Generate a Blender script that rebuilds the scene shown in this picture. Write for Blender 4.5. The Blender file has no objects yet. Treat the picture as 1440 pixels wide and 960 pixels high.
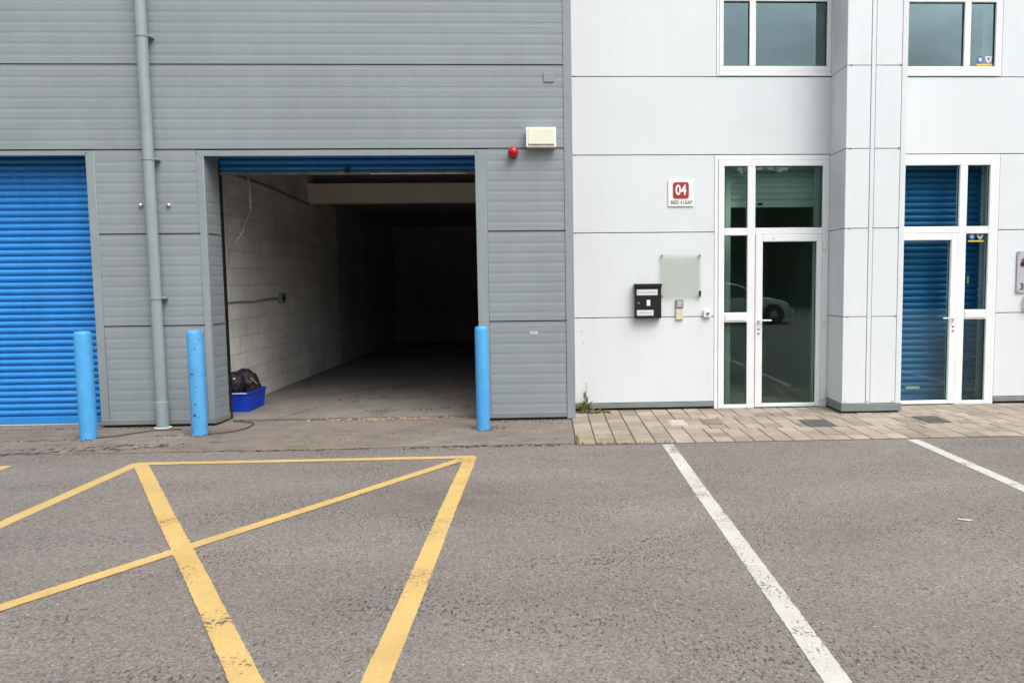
import bpy, bmesh, math, random
from mathutils import Vector, Matrix
random.seed(7)
R = math.radians
SC = bpy.context.scene
COL = SC.collection

# ------------------------------------------------------------------ materials
class NT:
    """small helper round a material's node tree"""
    def __init__(s, tree): s.t = tree; s.n = tree.nodes; s.l = tree.links
    def add(s, kind, **kw):
        n = s.n.new(kind)
        for k, v in kw.items():
            if k.startswith('i_'):
                n.inputs[k[2:].replace('_', ' ')].default_value = v
            else: setattr(n, k, v)
        return n
    def link(s, a, b): s.l.new(a, b)
    def pos(s):
        return s.add('ShaderNodeNewGeometry').outputs['Position']
    def noise(s, scale, detail=3, rough=.55, vec=None, stretch=None):
        v = vec or s.pos()
        if stretch:
            m = s.add('ShaderNodeMapping'); m.inputs['Scale'].default_value = stretch
            s.link(v, m.inputs['Vector']); v = m.outputs['Vector']
        n = s.add('ShaderNodeTexNoise'); n.inputs['Scale'].default_value = scale
        n.inputs['Detail'].default_value = detail; n.inputs['Roughness'].default_value = rough
        s.link(v, n.inputs['Vector']); return n.outputs['Fac']
    def voro(s, scale, feature='F1', out='Color', rnd=1):
        n = s.add('ShaderNodeTexVoronoi', feature=feature); n.inputs['Scale'].default_value = scale
        n.inputs['Randomness'].default_value = rnd
        s.link(s.pos(), n.inputs['Vector']); return n.outputs[out]
    def ramp(s, fac, lo, hi, a=0., b=1.):
        n = s.add('ShaderNodeMapRange'); n.inputs['From Min'].default_value = lo; n.inputs['From Max'].default_value = hi
        n.inputs['To Min'].default_value = a; n.inputs['To Max'].default_value = b
        s.link(fac, n.inputs['Value']); return n.outputs['Result']
    def math(s, op, a, b):
        n = s.add('ShaderNodeMath', operation=op)
        for i, x in enumerate((a, b)):
            if isinstance(x, (int, float)): n.inputs[i].default_value = x
            else: s.link(x, n.inputs[i])
        return n.outputs[0]
    def mix(s, fac, a, b, mode='MIX'):
        n = s.add('ShaderNodeMix', data_type='RGBA', blend_type=mode)
        if isinstance(fac, (int, float)): n.inputs[0].default_value = fac
        else: s.link(fac, n.inputs[0])
        for i, x in ((6, a), (7, b)):
            if isinstance(x, tuple): n.inputs[i].default_value = (*x, 1)
            else: s.link(x, n.inputs[i])
        return n.outputs[2]
    def scale_col(s, col, fac):
        n = s.add('ShaderNodeVectorMath', operation='SCALE')
        if isinstance(col, tuple): n.inputs[0].default_value = col
        else: s.link(col, n.inputs[0])
        s.link(fac, n.inputs['Scale']); return n.outputs[0]
    def spot(s, at, rad, amt):          # a stain or worn patch at a real place
        d = s.add('ShaderNodeVectorMath', operation='DISTANCE'); s.link(s.pos(), d.inputs[0]); d.inputs[1].default_value = at
        return s.math('MULTIPLY', s.ramp(d.outputs['Value'], rad * .15, rad, amt, 0), s.ramp(s.noise(5, 4, .6), .35, .6))
    def bump(s, h, strength, dist):
        n = s.add('ShaderNodeBump'); n.inputs['Strength'].default_value = strength; n.inputs['Distance'].default_value = dist
        s.link(h, n.inputs['Height']); return n.outputs['Normal']

def new_mat(name):
    m = bpy.data.materials.new(name); m.use_nodes = True
    nt = NT(m.node_tree)
    return m, nt, m.node_tree.nodes['Principled BSDF'], m.node_tree.nodes['Material Output']

def paint(name, col, rough=.5, var=.10, scale=3., streak=0., dirt=None, dirt_amt=.0, dirt_scale=5., bump=.0, bscale=30., metal=0., spec=.4, fine=.04, panel=0):
    m, t, p, o = new_mat(name)
    f = t.ramp(t.noise(scale, 4), .3, .7, 1 - var, 1 + var)
    c = t.scale_col(col, f)
    if fine: c = t.scale_col(c, t.ramp(t.noise(140, 2), .3, .7, 1 - fine, 1 + fine))
    if panel:
        oi = t.add('ShaderNodeObjectInfo'); c = t.scale_col(c, t.ramp(oi.outputs['Random'], 0, 1, 1 - panel, 1 + panel))
    if streak:
        c = t.scale_col(c, t.ramp(t.noise(9, 4, .6, stretch=(1.6, 1.6, .09)), .35, .65, 1 - streak, 1 + streak * .6))
    if dirt:
        c = t.mix(t.ramp(t.noise(dirt_scale, 6, .68), .56, .78, 0, dirt_amt), c, dirt)
    t.link(c, p.inputs['Base Color'])
    t.link(t.ramp(t.noise(scale * 2.3, 3), .3, .7, rough - .07, rough + .07), p.inputs['Roughness'])
    p.inputs['Metallic'].default_value = metal; p.inputs['Specular IOR Level'].default_value = spec
    if bump: t.link(t.bump(t.noise(bscale, 4), .6, bump), p.inputs['Normal'])
    return m

M = {}
def mat_asphalt():
    m, t, p, o = new_mat('asphalt')
    big = t.ramp(t.noise(.55, 4, .6), .3, .7, .88, 1.10)
    band = t.ramp(t.noise(1.5, 3, .5, stretch=(.22, 1.0, 1)), .35, .65, .93, 1.06)
    c = t.scale_col((.198, .177, .159), big); c = t.scale_col(c, band)
    # brownish and bluish drifts
    c = t.mix(t.ramp(t.noise(.9, 3), .45, .75, 0, .35), c, (.172, .140, .114))
    # aggregate
    sep = t.add('ShaderNodeSeparateColor'); t.link(t.voro(115), sep.inputs[0])
    c = t.scale_col(c, t.ramp(sep.outputs[0], 0, 1, .68, 1.29))
    c = t.scale_col(c, t.ramp(t.noise(48, 4, .7), .3, .7, .76, 1.22))
    c = t.scale_col(c, t.ramp(t.noise(17, 4, .7, stretch=(1, .6, 1)), .3, .7, .90, 1.09))
    # pits where stones have come out: more of them in some bands
    dens = t.ramp(t.noise(1.3, 4, .65, stretch=(.6, 1.4, 1)), .36, .70, -.015, .125)
    pit = t.math('ADD', t.noise(56, 2, .55, stretch=(1, .5, 1)), dens)
    pitm = t.ramp(pit, .655, .725, 0, .8)
    c = t.mix(pitm, c, (.045, .040, .037))
    pit2 = t.ramp(t.noise(80, 1, .5, stretch=(1, .55, 1)), .68, .75, 0, .65)
    c = t.mix(pit2, c, (.06, .054, .05))
    lite = t.ramp(t.noise(62, 2, .6, stretch=(1, .6, 1)), .64, .74, 0, .35)
    c = t.mix(lite, c, (.27, .255, .237))
    # stray pale stones
    sep2 = t.add('ShaderNodeSeparateColor'); t.link(t.voro(42), sep2.inputs[0])
    d = t.voro(42, out='Distance')
    pale = t.math('MULTIPLY', t.ramp(sep2.outputs[0], .972, .98, 0, 1), t.ramp(d, .22, .30, .75, 0))
    c = t.mix(pale, c, (.40, .38, .36))
    # oil drips
    oil = t.ramp(t.noise(1.7, 5, .6), .67, .80, 0, .35)
    c = t.mix(oil, c, (.09, .08, .075))
    for sx, sy, rad, amt in ((-.75, 5.55, .75, .42), (1.9, 4.6, .5, .25), (-2.2, 4.3, .6, .25)):
        c = t.mix(t.spot((sx, sy, 0), rad, amt), c, (.105, .078, .056))
    t.link(c, p.inputs['Base Color'])
    p.inputs['Roughness'].default_value = .88; p.inputs['Specular IOR Level'].default_value = .25
    h = t.math('SUBTRACT', t.math('ADD', t.math('MULTIPLY', sep.outputs[1], .5), t.noise(48, 4, .7)), pitm)
    t.link(t.bump(h, .62, .006), p.inputs['Normal'])
    return m
M['asphalt'] = mat_asphalt()

def mat_apron():
    m, t, p, o = new_mat('old brown tarmac')
    c = t.scale_col((.200, .170, .144), t.ramp(t.noise(1.3, 5, .65), .3, .7, .80, 1.18))
    c = t.scale_col(c, t.ramp(t.noise(7, 5, .7, stretch=(.5, 1.6, 1)), .3, .7, .74, 1.24))
    c = t.scale_col(c, t.ramp(t.noise(70, 4, .7), .3, .7, .78, 1.2))
    c = t.mix(t.ramp(t.noise(4.2, 6, .7, stretch=(.6, 1.8, 1)), .60, .72, 0, .75), c, (.075, .062, .050))
    c = t.mix(t.ramp(t.noise(2.1, 5, .7), .58, .74, 0, .45), c, (.285, .25, .212))
    c = t.mix(t.ramp(t.noise(60, 2, .5), .68, .74, 0, .8), c, (.045, .04, .035))
    t.link(c, p.inputs['Base Color']); p.inputs['Roughness'].default_value = .92; p.inputs['Specular IOR Level'].default_value = .2
    t.link(t.bump(t.noise(40, 5, .75), .6, .012), p.inputs['Normal'])
    return m
M['apron'] = mat_apron()

def mat_concrete():
    m, t, p, o = new_mat('worn concrete floor')
    c = t.scale_col((.225, .208, .184), t.ramp(t.noise(1.1, 5, .65), .3, .7, .78, 1.18))
    c = t.scale_col(c, t.ramp(t.noise(35, 4, .7), .3, .7, .88, 1.1))
    c = t.mix(t.ramp(t.noise(1.8, 6, .72, stretch=(1.4, .6, 1)), .50, .68, 0, .65), c, (.115, .10, .086))
    c = t.mix(t.ramp(t.noise(2.3, 5, .7), .58, .74, 0, .5), c, (.34, .31, .27))
    t.link(c, p.inputs['Base Color']); p.inputs['Roughness'].default_value = .75
    t.link(t.bump(t.noise(25, 4, .7), .4, .006), p.inputs['Normal'])
    return m
M['concrete'] = mat_concrete()

def mat_marking(name, col, lo, hi):
    m, t, p, o = new_mat(name)
    c = t.scale_col(col, t.ramp(t.noise(2.2, 4, .6), .3, .7, .88, 1.08))
    c = t.scale_col(c, t.ramp(t.noise(60, 4, .7), .3, .7, .86, 1.08))
    c = t.mix(t.ramp(t.noise(9, 5, .65), .55, .75, 0, .28), c, (.26, .235, .20))
    t.link(c, p.inputs['Base Color']); p.inputs['Roughness'].default_value = .75
    wear = t.math('ADD', t.math('MULTIPLY', t.noise(2.0, 3, .6), .50), t.math('MULTIPLY', t.noise(55, 3, .65), .50))
    for at, rad in (((1.14, 3.84, 0), .16), ((1.13, 4.75, 0), .22), ((1.13, 3.3, 0), .2), ((-.72, 3.55, 0), .25), ((-1.55, 3.55, 0), .2), ((-.73, 4.6, 0), .15)):
        wear = t.math('ADD', wear, t.spot(at, rad, .065))
    mask = t.ramp(wear, lo, hi, 0, 1)
    tr = t.add('ShaderNodeBsdfTransparent'); mx = t.add('ShaderNodeMixShader')
    t.link(mask, mx.inputs[0]); t.link(p.outputs[0], mx.inputs[1]); t.link(tr.outputs[0], mx.inputs[2])
    t.link(mx.outputs[0], o.inputs['Surface'])
    t.link(t.bump(t.noise(90, 3), .5, .003), p.inputs['Normal'])
    return m
M['yellow'] = mat_marking('yellow road paint', (.535, .368, .130), .592, .645)
M['whiteline'] = mat_marking('white road paint', (.49, .475, .43), .565, .615)

def mat_pavers():
    m, t, p, o = new_mat('buff paving blocks')
    g = t.add('ShaderNodeNewGeometry')
    r = g.outputs['Random Per Island']
    c = t.mix(t.ramp(r, 0, 1, 0, 1), (.345, .288, .232), (.262, .222, .185))
    wn = t.add('ShaderNodeTexWhiteNoise', noise_dimensions='1D'); t.link(r, wn.inputs['W'])
    c = t.scale_col(c, t.ramp(wn.outputs['Value'], 0, 1, .84, 1.16))
    c = t.scale_col(c, t.ramp(t.noise(2.0, 5, .65), .3, .7, .84, 1.15))
    c = t.scale_col(c, t.ramp(t.noise(80, 4, .7), .3, .7, .84, 1.12))
    c = t.mix(t.ramp(t.noise(3.0, 6, .7), .55, .75, 0, .5), c, (.13, .105, .08))
    # moss at the front left corner: a patch round a real spot
    d = t.add('ShaderNodeVectorMath', operation='DISTANCE'); t.link(t.pos(), d.inputs[0]); d.inputs[1].default_value = (.42, 7.42, 0)
    near = t.ramp(d.outputs['Value'], .15, .75, 1, 0)
    moss = t.math('MULTIPLY', near, t.ramp(t.noise(14, 5, .7), .42, .62, 0, .75))
    c = t.mix(moss, c, (.17, .165, .06))
    t.link(c, p.inputs['Base Color']); p.inputs['Roughness'].default_value = .9; p.inputs['Specular IOR Level'].default_value = .2
    t.link(t.bump(t.noise(70, 4, .7), .5, .004), p.inputs['Normal'])
    return m
M['pavers'] = mat_pavers()

def mat_blockwork(name, k):
    m, t, p, o = new_mat(name)
    sp = t.add('ShaderNodeSeparateXYZ'); t.link(t.pos(), sp.inputs[0])
    cb = t.add('ShaderNodeCombineXYZ'); t.link(sp.outputs['Y'], cb.inputs[0]); t.link(sp.outputs['Z'], cb.inputs[1])
    b = t.add('ShaderNodeTexBrick'); t.link(cb.outputs[0], b.inputs['Vector'])
    b.inputs['Scale'].default_value = 1; b.inputs['Brick Width'].default_value = .45; b.inputs['Row Height'].default_value = .225
    b.inputs['Mortar Size'].default_value = .006; b.inputs['Mortar Smooth'].default_value = .6
    b.inputs['Color1'].default_value = (.74, .715, .67, 1); b.inputs['Color2'].default_value = (.66, .635, .59, 1); b.inputs['Mortar'].default_value = (.50, .475, .44, 1)
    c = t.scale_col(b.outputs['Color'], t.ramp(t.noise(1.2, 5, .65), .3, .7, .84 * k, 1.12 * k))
    c = t.mix(t.ramp(t.noise(3.1, 6, .7), .55, .76, 0, .4), c, (.30, .26, .21))
    t.link(c, p.inputs['Base Color']); p.inputs['Roughness'].default_value = .8
    h = t.math('SUBTRACT', t.math('MULTIPLY', t.noise(45, 4), .3), b.outputs['Fac'])
    t.link(t.bump(h, .6, .008), p.inputs['Normal'])
    return m
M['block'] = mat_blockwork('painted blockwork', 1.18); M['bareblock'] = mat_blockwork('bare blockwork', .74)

def mat_glass(name, tint, refl, rcol=(.85, .95, .98), fm=1.6):
    m, t, p, o = new_mat(name)
    t.n.remove(p)
    tr = t.add('ShaderNodeBsdfTransparent'); tr.inputs['Color'].default_value = (*tint, 1)
    gl = t.add('ShaderNodeBsdfGlossy'); gl.inputs['Roughness'].default_value = .012; gl.inputs['Color'].default_value = (*rcol, 1)
    t.link(t.bump(t.noise(1.6, 0), .15, .0035), gl.inputs['Normal'])
    fr = t.add('ShaderNodeFresnel'); fr.inputs['IOR'].default_value = 1.52
    f = t.math('ADD', t.math('MULTIPLY', fr.outputs[0], fm), refl)
    mx = t.add('ShaderNodeMixShader'); t.link(f, mx.inputs[0]); t.link(tr.outputs[0], mx.inputs[1]); t.link(gl.outputs[0], mx.inputs[2])
    t.link(mx.outputs[0], o.inputs['Surface'])
    return m
M['glass'] = mat_glass('tinted door glass', (.66, .85, .78), .042, (.60, .84, .76))
M['winglass'] = mat_glass('solar window glass', (.34, .50, .52), .13, (.62, .86, .90))
M['acrylic'] = mat_glass('clear acrylic', (.968, .972, .945), .0, fm=.35)

M['clad'] = paint('grey coated steel', (.238, .273, .288), .5, .05, 1.2, streak=.022, dirt=(.20, .21, .20), dirt_amt=.25, dirt_scale=2.2, bump=.0015, bscale=6, fine=.03)
M['trim'] = paint('grey flashing', (.245, .285, .295), .48, .06, 2, streak=.05, fine=.03)
M['plinth'] = paint('grey plinth', (.19, .215, .21), .55, .08, 3, dirt=(.13, .12, .10), dirt_amt=.4)
M['wall_white'] = paint('white coated panel', (.650, .688, .705), .45, .022, .9, streak=.016, panel=.022, dirt=(.55, .55, .52), dirt_amt=.25, dirt_scale=1.6, bump=.0012, bscale=3, fine=.015)
M['upvc'] = paint('white plastic frame', (.76, .78, .78), .35, .03, 3, fine=.01)
M['dark_gap'] = paint('dark gap', (.03, .03, .032), .9, .1)
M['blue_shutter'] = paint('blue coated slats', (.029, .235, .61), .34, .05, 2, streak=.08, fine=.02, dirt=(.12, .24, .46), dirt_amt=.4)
M['shaded_blue'] = paint('shade-darkened blue slats', (.018, .155, .43), .4, .05, 2, streak=.05, fine=.02)  # slat blue with the shade behind the door glass put into the colour
M['old_bar'] = paint('worn bar', (.16, .165, .16), .6, .3, 9, dirt=(.7, .68, .62), dirt_amt=.9, dirt_scale=6)
M['bollard'] = paint('sky blue paint', (.066, .33, .66), .42, .06, 4, fine=.03, streak=.05, dirt=(.30, .45, .62), dirt_amt=.5, dirt_scale=9)
M['bollard_worn'] = paint('chipped sky blue paint', (.085, .335, .63), .48, .08, 5, fine=.03, streak=.06, dirt=(.06, .15, .30), dirt_amt=.8, dirt_scale=15)
M['pipe'] = paint('grey pipe', (.25, .305, .325), .4, .05, 3, streak=.06)
M['pale'] = paint('pale plastic', (.72, .70, .64), .5, .08, 8)
M['palecover'] = paint('pale cover', (.42, .39, .34), .7, .12, 9)
M['steel'] = paint('brushed steel', (.62, .62, .61), .3, .05, 20, metal=.9)
M['black'] = paint('black plastic', (.012, .012, .014), .45, .1, 8)
M['mailblack'] = paint('black steel box', (.014, .013, .016), .38, .1, 8)
M['paper'] = paint('label card', (.62, .62, .62), .6, .06, 30)
M['cream'] = paint('cream plastic', (.72, .72, .57), .45, .05, 9, fine=.02)
M['creamwhite'] = paint('cream white bezel', (.84, .84, .76), .45, .04, 9)
M['red'] = paint('red plastic', (.42, .012, .018), .28, .05, 9)
M['signred'] = paint('red print', (.36, .028, .030), .5, .05, 9)
M['signwhite'] = paint('white sign plate', (.80, .80, .78), .4, .02, 5)
M['ink'] = paint('dark print', (.035, .045, .04), .5, .05, 9)
M['green_ink'] = paint('green print', (.02, .10, .06), .5, .05, 9)
M['orange'] = paint('orange print', (.65, .20, .03), .5, .05, 9)
M['signgrey'] = paint('silver sign plate', (.43, .43, .47), .4, .04, 5)
M['greyplastic'] = paint('grey keypad', (.23, .24, .24), .5, .08, 15)
M['beige'] = paint('beige plastic', (.60, .57, .43), .5, .05, 15)
M['crate'] = paint('blue crate plastic', (.010, .045, .46), .38, .06, 9)
M['bag'] = paint('black bag cloth', (.011, .010, .012), .62, .3, 20, bump=.006, bscale=25)
M['iron'] = paint('cast iron cover', (.105, .10, .095), .7, .15, 12, dirt=(.20, .17, .13), dirt_amt=.5, bump=.003, bscale=60)
M['brown_cover'] = paint('rusty brown cover', (.19, .15, .115), .75, .15, 12, bump=.003, bscale=60)
M['room'] = paint('room plaster', (.55, .56, .54), .85, .06, 2)
M['roomfloor'] = paint('room floor', (.24, .24, .23), .7, .1, 3)
M['blind'] = paint('pale shutter slats', (.80, .84, .80), .5, .04, 4)
M['beam'] = paint('cream painted beam', (.80, .73, .62), .7, .08, 3)
M['soil'] = paint('dark soil in crack', (.062, .052, .042), .95, .3, 20)
M['chalk'] = paint('pale crumbs', (.33, .29, .245), .9, .2, 30)
M['rust'] = paint('orange crumbs', (.34, .20, .11), .9, .25, 30)
M['leaf'] = paint('weed leaf', (.125, .155, .032), .6, .35, 22)
M['dryleaf'] = paint('dry leaf', (.26, .20, .09), .7, .3, 22)
M['hedge'] = paint('hedge foliage', (.035, .06, .022), .7, .4, 3)
M['rubber'] = paint('dusty black rubber', (.07, .06, .052), .8, .2, 20)
M['bare'] = paint('dark grey plaster', (.36, .33, .32), .9, .15, 2)
M['carpaint'] = paint('white car paint', (.78, .79, .80), .22, .01, 2, spec=.6)
M['carglass'] = paint('dark car glass', (.02, .024, .026), .06, .05, 2, spec=.8)
M['tyre'] = paint('tyre rubber', (.018, .018, .018), .8, .1, 12)
M['sticker_blue'] = paint('blue sticker', (.03, .13, .40), .5, .05, 9)
M['sticker_yellow'] = paint('yellow sticker', (.70, .50, .05), .5, .05, 9)
M['rope'] = paint('pale rope', (.45, .42, .36), .8, .2, 30)
M['roof'] = paint('roof sheet', (.22, .23, .24), .6, .1, 2)

# ------------------------------------------------------------------ geometry helpers
def org(o):
    v = Vector((0, 0, 0))
    while o: v += o.location; o = o.parent
    return v

class MB:
    def __init__(s): s.bm = bmesh.new()
    def box(s, x0, x1, y0, y1, z0, z1, bev=0., seg=1):
        v = [s.bm.verts.new((x, y, z)) for x in (x0, x1) for y in (y0, y1) for z in (z0, z1)]
        F = [(0, 1, 3, 2), (4, 6, 7, 5), (0, 4, 5, 1), (2, 3, 7, 6), (0, 2, 6, 4), (1, 5, 7, 3)]
        fs = [s.bm.faces.new([v[i] for i in f]) for f in F]
        if bev:
            es = list({e for f in fs for e in f.edges})
            bmesh.ops.bevel(s.bm, geom=es, offset=bev, segments=seg, affect='EDGES', profile=.5)
        return s
    def quad(s, *pts): s.bm.faces.new([s.bm.verts.new(p) for p in pts]); return s
    def rings(s, rings, cap=True, closed=True):
        vs = [[s.bm.verts.new(p) for p in r] for r in rings]
        n = len(vs[0])
        for a, b in zip(vs, vs[1:]):
            for i in range(n if closed else n - 1):
                j = (i + 1) % n
                s.bm.faces.new((a[i], a[j], b[j], b[i]))
        if cap and closed:
            s.bm.faces.new(list(reversed(vs[0]))); s.bm.faces.new(vs[-1])
        return s
    def tube(s, pts, r, seg=12, cap=True):
        pts = [Vector(p) for p in pts]; rr = r if isinstance(r, (list, tuple)) else [r] * len(pts)
        out = []
        for i, p in enumerate(pts):
            d = (pts[min(i + 1, len(pts) - 1)] - pts[max(i - 1, 0)]).normalized()
            a = d.orthogonal() if abs(d.z) > .95 else d.cross(Vector((0, 0, 1)))
            a.normalize(); b = d.cross(a)
            out.append([p + (a * math.cos(k * math.tau / seg) + b * math.sin(k * math.tau / seg)) * rr[i] for k in range(seg)])
        return s.rings(out, cap)
    def lathe(s, prof, c=(0, 0, 0), axis='z', seg=32):
        out = []
        for r, h in prof:
            ring = []
            for k in range(seg):
                a = k * math.tau / seg; ca, sa = r * math.cos(a), r * math.sin(a)
                ring.append((c[0] + ca, c[1] + sa, c[2] + h) if axis == 'z' else (c[0] + ca, c[1] - h, c[2] + sa) if axis == 'y' else (c[0] + h, c[1] + ca, c[2] + sa))
            out.append(ring)
        return s.rings(out)
    def strip_x(s, prof, x0, x1):        # profile of (y, z) run along x
        return s.rings([[(x0, y, z) for y, z in prof], [(x1, y, z) for y, z in prof]], closed=False)
    def strip_y(s, prof, y0, y1):        # profile of (x, z) run along y
        return s.rings([[(x, y0, z) for x, z in prof], [(x, y1, z) for x, z in prof]], closed=False)
    def rivet(s, x, y, z, r=.012): return s.lathe([(r, 0), (r, .004), (r * .5, .008)], (x, y, z), 'y', 10)
    def build(s, name, mat, parent=None, smooth=False, loc=None):
        me = bpy.data.meshes.new(name)
        bmesh.ops.recalc_face_normals(s.bm, faces=s.bm.faces)
        o0 = org(parent) if parent else Vector(loc or (0, 0, 0))
        bmesh.ops.translate(s.bm, vec=-o0, verts=s.bm.verts)
        if smooth:
            for f in s.bm.faces: f.smooth = True
            for e in s.bm.edges:
                if len(e.link_faces) == 2 and e.calc_face_angle(0) > R(38): e.smooth = False
        s.bm.to_mesh(me); s.bm.free()
        me.materials.append(M[mat])
        o = bpy.data.objects.new(name, me); COL.objects.link(o)
        if parent: o.parent = parent
        else: o.location = o0
        return o

def tag(o, label, cat, group=None, kind=None):
    o['label'] = label; o['category'] = cat
    if group: o['group'] = group
    if kind: o['kind'] = kind
    return o
def empty(name, loc, label, cat, group=None):
    o = bpy.data.objects.new(name, None); o.empty_display_size = .2; o.location = loc; COL.objects.link(o)
    return tag(o, label, cat, group)
def structure(o): o['kind'] = 'structure'; return o
def copy_tree(o, parent=None):
    c = o.copy(); COL.objects.link(c); c.parent = parent
    for ch in list(o.children): copy_tree(ch, c)
    return c
def text(s, size, x, y, z, name, mat, parent, sx=1., bold=.0, align='CENTER'):
    """lettering standing on an upright plate that faces the car park"""
    cu = bpy.data.curves.new('lettering', 'FONT'); cu.body = s; cu.size = size; cu.align_x = align; cu.align_y = 'CENTER'
    cu.extrude = .0008; cu.offset = bold
    t = bpy.data.objects.new('tmp', cu); COL.objects.link(t)
    bpy.context.view_layer.update()
    me = bpy.data.meshes.new_from_object(t.evaluated_get(bpy.context.evaluated_depsgraph_get()))
    bpy.data.objects.remove(t)
    me.transform(Matrix.Translation(Vector((x, y, z)) - org(parent)) @ Matrix.Rotation(R(90), 4, 'X') @ Matrix.Diagonal((sx, 1, 1, 1)))
    me.materials.clear(); me.materials.append(M[mat])
    o = bpy.data.objects.new(name, me); COL.objects.link(o); o.parent = parent
    return o

# the two wall planes, the glazing and the joint heights
YG, YW = 8.77, 9.27
JZ = [1.14, 2.155, 3.07, 3.98, 4.90, 5.81, 6.72, 7.4]

# ------------------------------------------------------------------ ground
structure(MB().quad((-150, -150, 0), (150, -150, 0), (150, 150, 0), (-150, 150, 0)).build('ground', 'asphalt'))
def ragged_sheet(x0, x1, y0, y1, z, amp, step=.06):
    n = int((x1 - x0) / step); b = MB()
    lo, hi = [], []
    ph = [random.uniform(0, 6) for _ in range(4)]
    for i in range(n + 1):
        x = x0 + (x1 - x0) * i / n
        w = amp * (math.sin(x * 1.3 + ph[0]) + .6 * math.sin(x * 3.7 + ph[1]) + .4 * math.sin(x * 9 + ph[2]) + .5 * random.uniform(-1, 1))
        lo.append((x, y0 + w, z)); hi.append((x, y1, z))
    b.rings([lo, hi], closed=False)
    return b
structure(ragged_sheet(-14, .235, 7.42, 9.17, .004, .022).build('apron', 'apron'))
structure(MB().quad((-4.2, 9.12, .008), (.2, 9.12, .008), (.2, 20.6, .008), (-4.2, 20.6, .008)).build('garage_floor', 'concrete'))

# block paving: one sheet of blocks
bp = MB()
y = 7.37; row = 0
while y < YW + .02:
    dy = .22
    if y + dy > YW + .05: dy = YW + .05 - y
    x = .245
    shift = 0
    while x < 12:
        w = .195
        if x > 1.35 and (row // 3) % 2 and not shift: w = .29; shift = 1
        xx1 = x + w
        g = random.uniform(.007, .012)
        if dy > .06:
            zt = .012 + random.uniform(-.002, .002)
            if not (3.42 < x and xx1 < 4.08 and y > YG + .1):
                bp.box(x + g / 2, xx1 - g / 2, y + g * .8, y + dy - g * .8, -.05, zt, .004)
        x = xx1
    y += dy; row += 1
structure(bp.build('pavement', 'pavers'))
structure(MB().quad((.24, 7.366, .002), (12, 7.366, .002), (12, 9.4, .002), (.24, 9.4, .002)).build('paving_bed', 'soil'))

# painted markings
def marking(name, pts, w, mat, z=.004, rag=.0016):
    """a painted line between two points on the ground, with uneven edges"""
    (xa, ya), (xb, yb) = pts
    d = Vector((xb - xa, yb - ya)); L = d.length; d /= L; nrm = Vector((-d.y, d.x))
    n = max(2, int(L / .03)); a, b = [], []
    wob = random.uniform(0, 9)
    for i in range(n + 1):
        q = Vector((xa, ya)) + d * (L * i / n)
        c = .002 * math.sin(i * .07 + wob)
        p1 = q + nrm * (w / 2 + c + random.gauss(0, rag)); p2 = q - nrm * (w / 2 - c + random.gauss(0, rag))
        a.append((p1.x, p1.y, z)); b.append((p2.x, p2.y, z))
    return structure(MB().rings([a, b], closed=False).build(name, mat))
Z1, Z2, Z3 = .0025, .004, .0055
marking('yellow_marking', ((-3.70, 6.98), (-3.72, 2.30)), .11, 'yellow', Z1)
marking('yellow_marking', ((-.735, 6.98), (-.715, 2.30)), .115, 'yellow', Z1)
marking('yellow_marking', ((-3.72, 6.95), (-.70, 6.955)), .10, 'yellow', Z2, .003)
marking('yellow_marking', ((-3.72, 2.32), (-.70, 2.32)), .10, 'yellow', Z2)
marking('yellow_marking', ((-3.66, 6.93), (-.75, 2.26)), .115, 'yellow', Z3)
marking('yellow_marking', ((-.76, 6.93), (-3.68, 2.42)), .10, 'yellow', Z2 + .0007)
marking('yellow_marking', ((-7.9, 6.93), (-4.80, 6.93)), .10, 'yellow', Z2, .003)
marking('yellow_marking', ((-4.85, 6.95), (-4.87, 2.30)), .11, 'yellow', Z1)
for X in (1.13, 3.555, 5.98, 8.4): marking('white_marking', ((X, 7.33), (X - .005, 2.55)), .11, 'whiteline', Z1)
for X in (-2.4, .1, 2.5, 8.3): marking('white_marking', ((X, -2.2), (X, -6.8)), .10, 'whiteline', Z1)
marking('white_marking', ((-6, -2.2), (9, -2.2)), .10, 'whiteline', Z2)

# cracks and loose dirt in the apron
def crack(pts, w, z=.0065, gap=.25):
    b = MB(); path = []
    for (xa, ya), (xb, yb) in zip(pts, pts[1:]):
        n = max(2, int(math.hypot(xb - xa, yb - ya) / .025))
        for i in range(n): path.append((xa + (xb - xa) * i / n, ya + (yb - ya) * i / n))
    pr = None
    for x, y in path:
        ww = w * random.uniform(.25, 1.35); y += random.gauss(0, w * .45)
        cur = ((x, y - ww / 2, z), (x, y + ww / 2, z))
        if pr and random.random() > gap: b.quad(pr[0], cur[0], cur[1], pr[1])
        pr = cur
    return structure(b.build('crack', 'soil'))
crack([(-5.9, 7.40), (-4.9, 7.50), (-4.3, 7.58), (-3.75, 7.68)], .09, gap=.3)
crack([(-5.2, 7.62), (-4.6, 7.68), (-4.1, 7.76)], .07, gap=.6)
crack([(-4.3, 7.72), (-3.7, 7.80), (-3.2, 7.85)], .05, gap=.7)
crack([(-4.75, 8.07), (-5.2, 8.08), (-5.9, 8.04)], .05, gap=.6)
crack([(-3.95, 8.25), (-4.2, 8.22)], .05, gap=.3)
crack([(-3.7, 9.06), (-2.9, 9.04), (-2.1, 8.98), (-1.3, 9.06), (-.85, 9.02)], .05, gap=.3)
crack([(-3.25, 9.05), (-3.1, 9.5), (-2.85, 10.3), (-2.6, 11.4)], .05, z=.0105, gap=.1)
crack([(-2.3, 9.5), (-1.6, 9.62), (-.95, 9.72)], .09, z=.0105, gap=.55)
crack([(-2.9, 10.5), (-2.2, 10.7)], .08, z=.0105, gap=.5)
crack([(-1.5, 7.39), (-.7, 7.40), (.22, 7.41)], .05, gap=.4)
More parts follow.
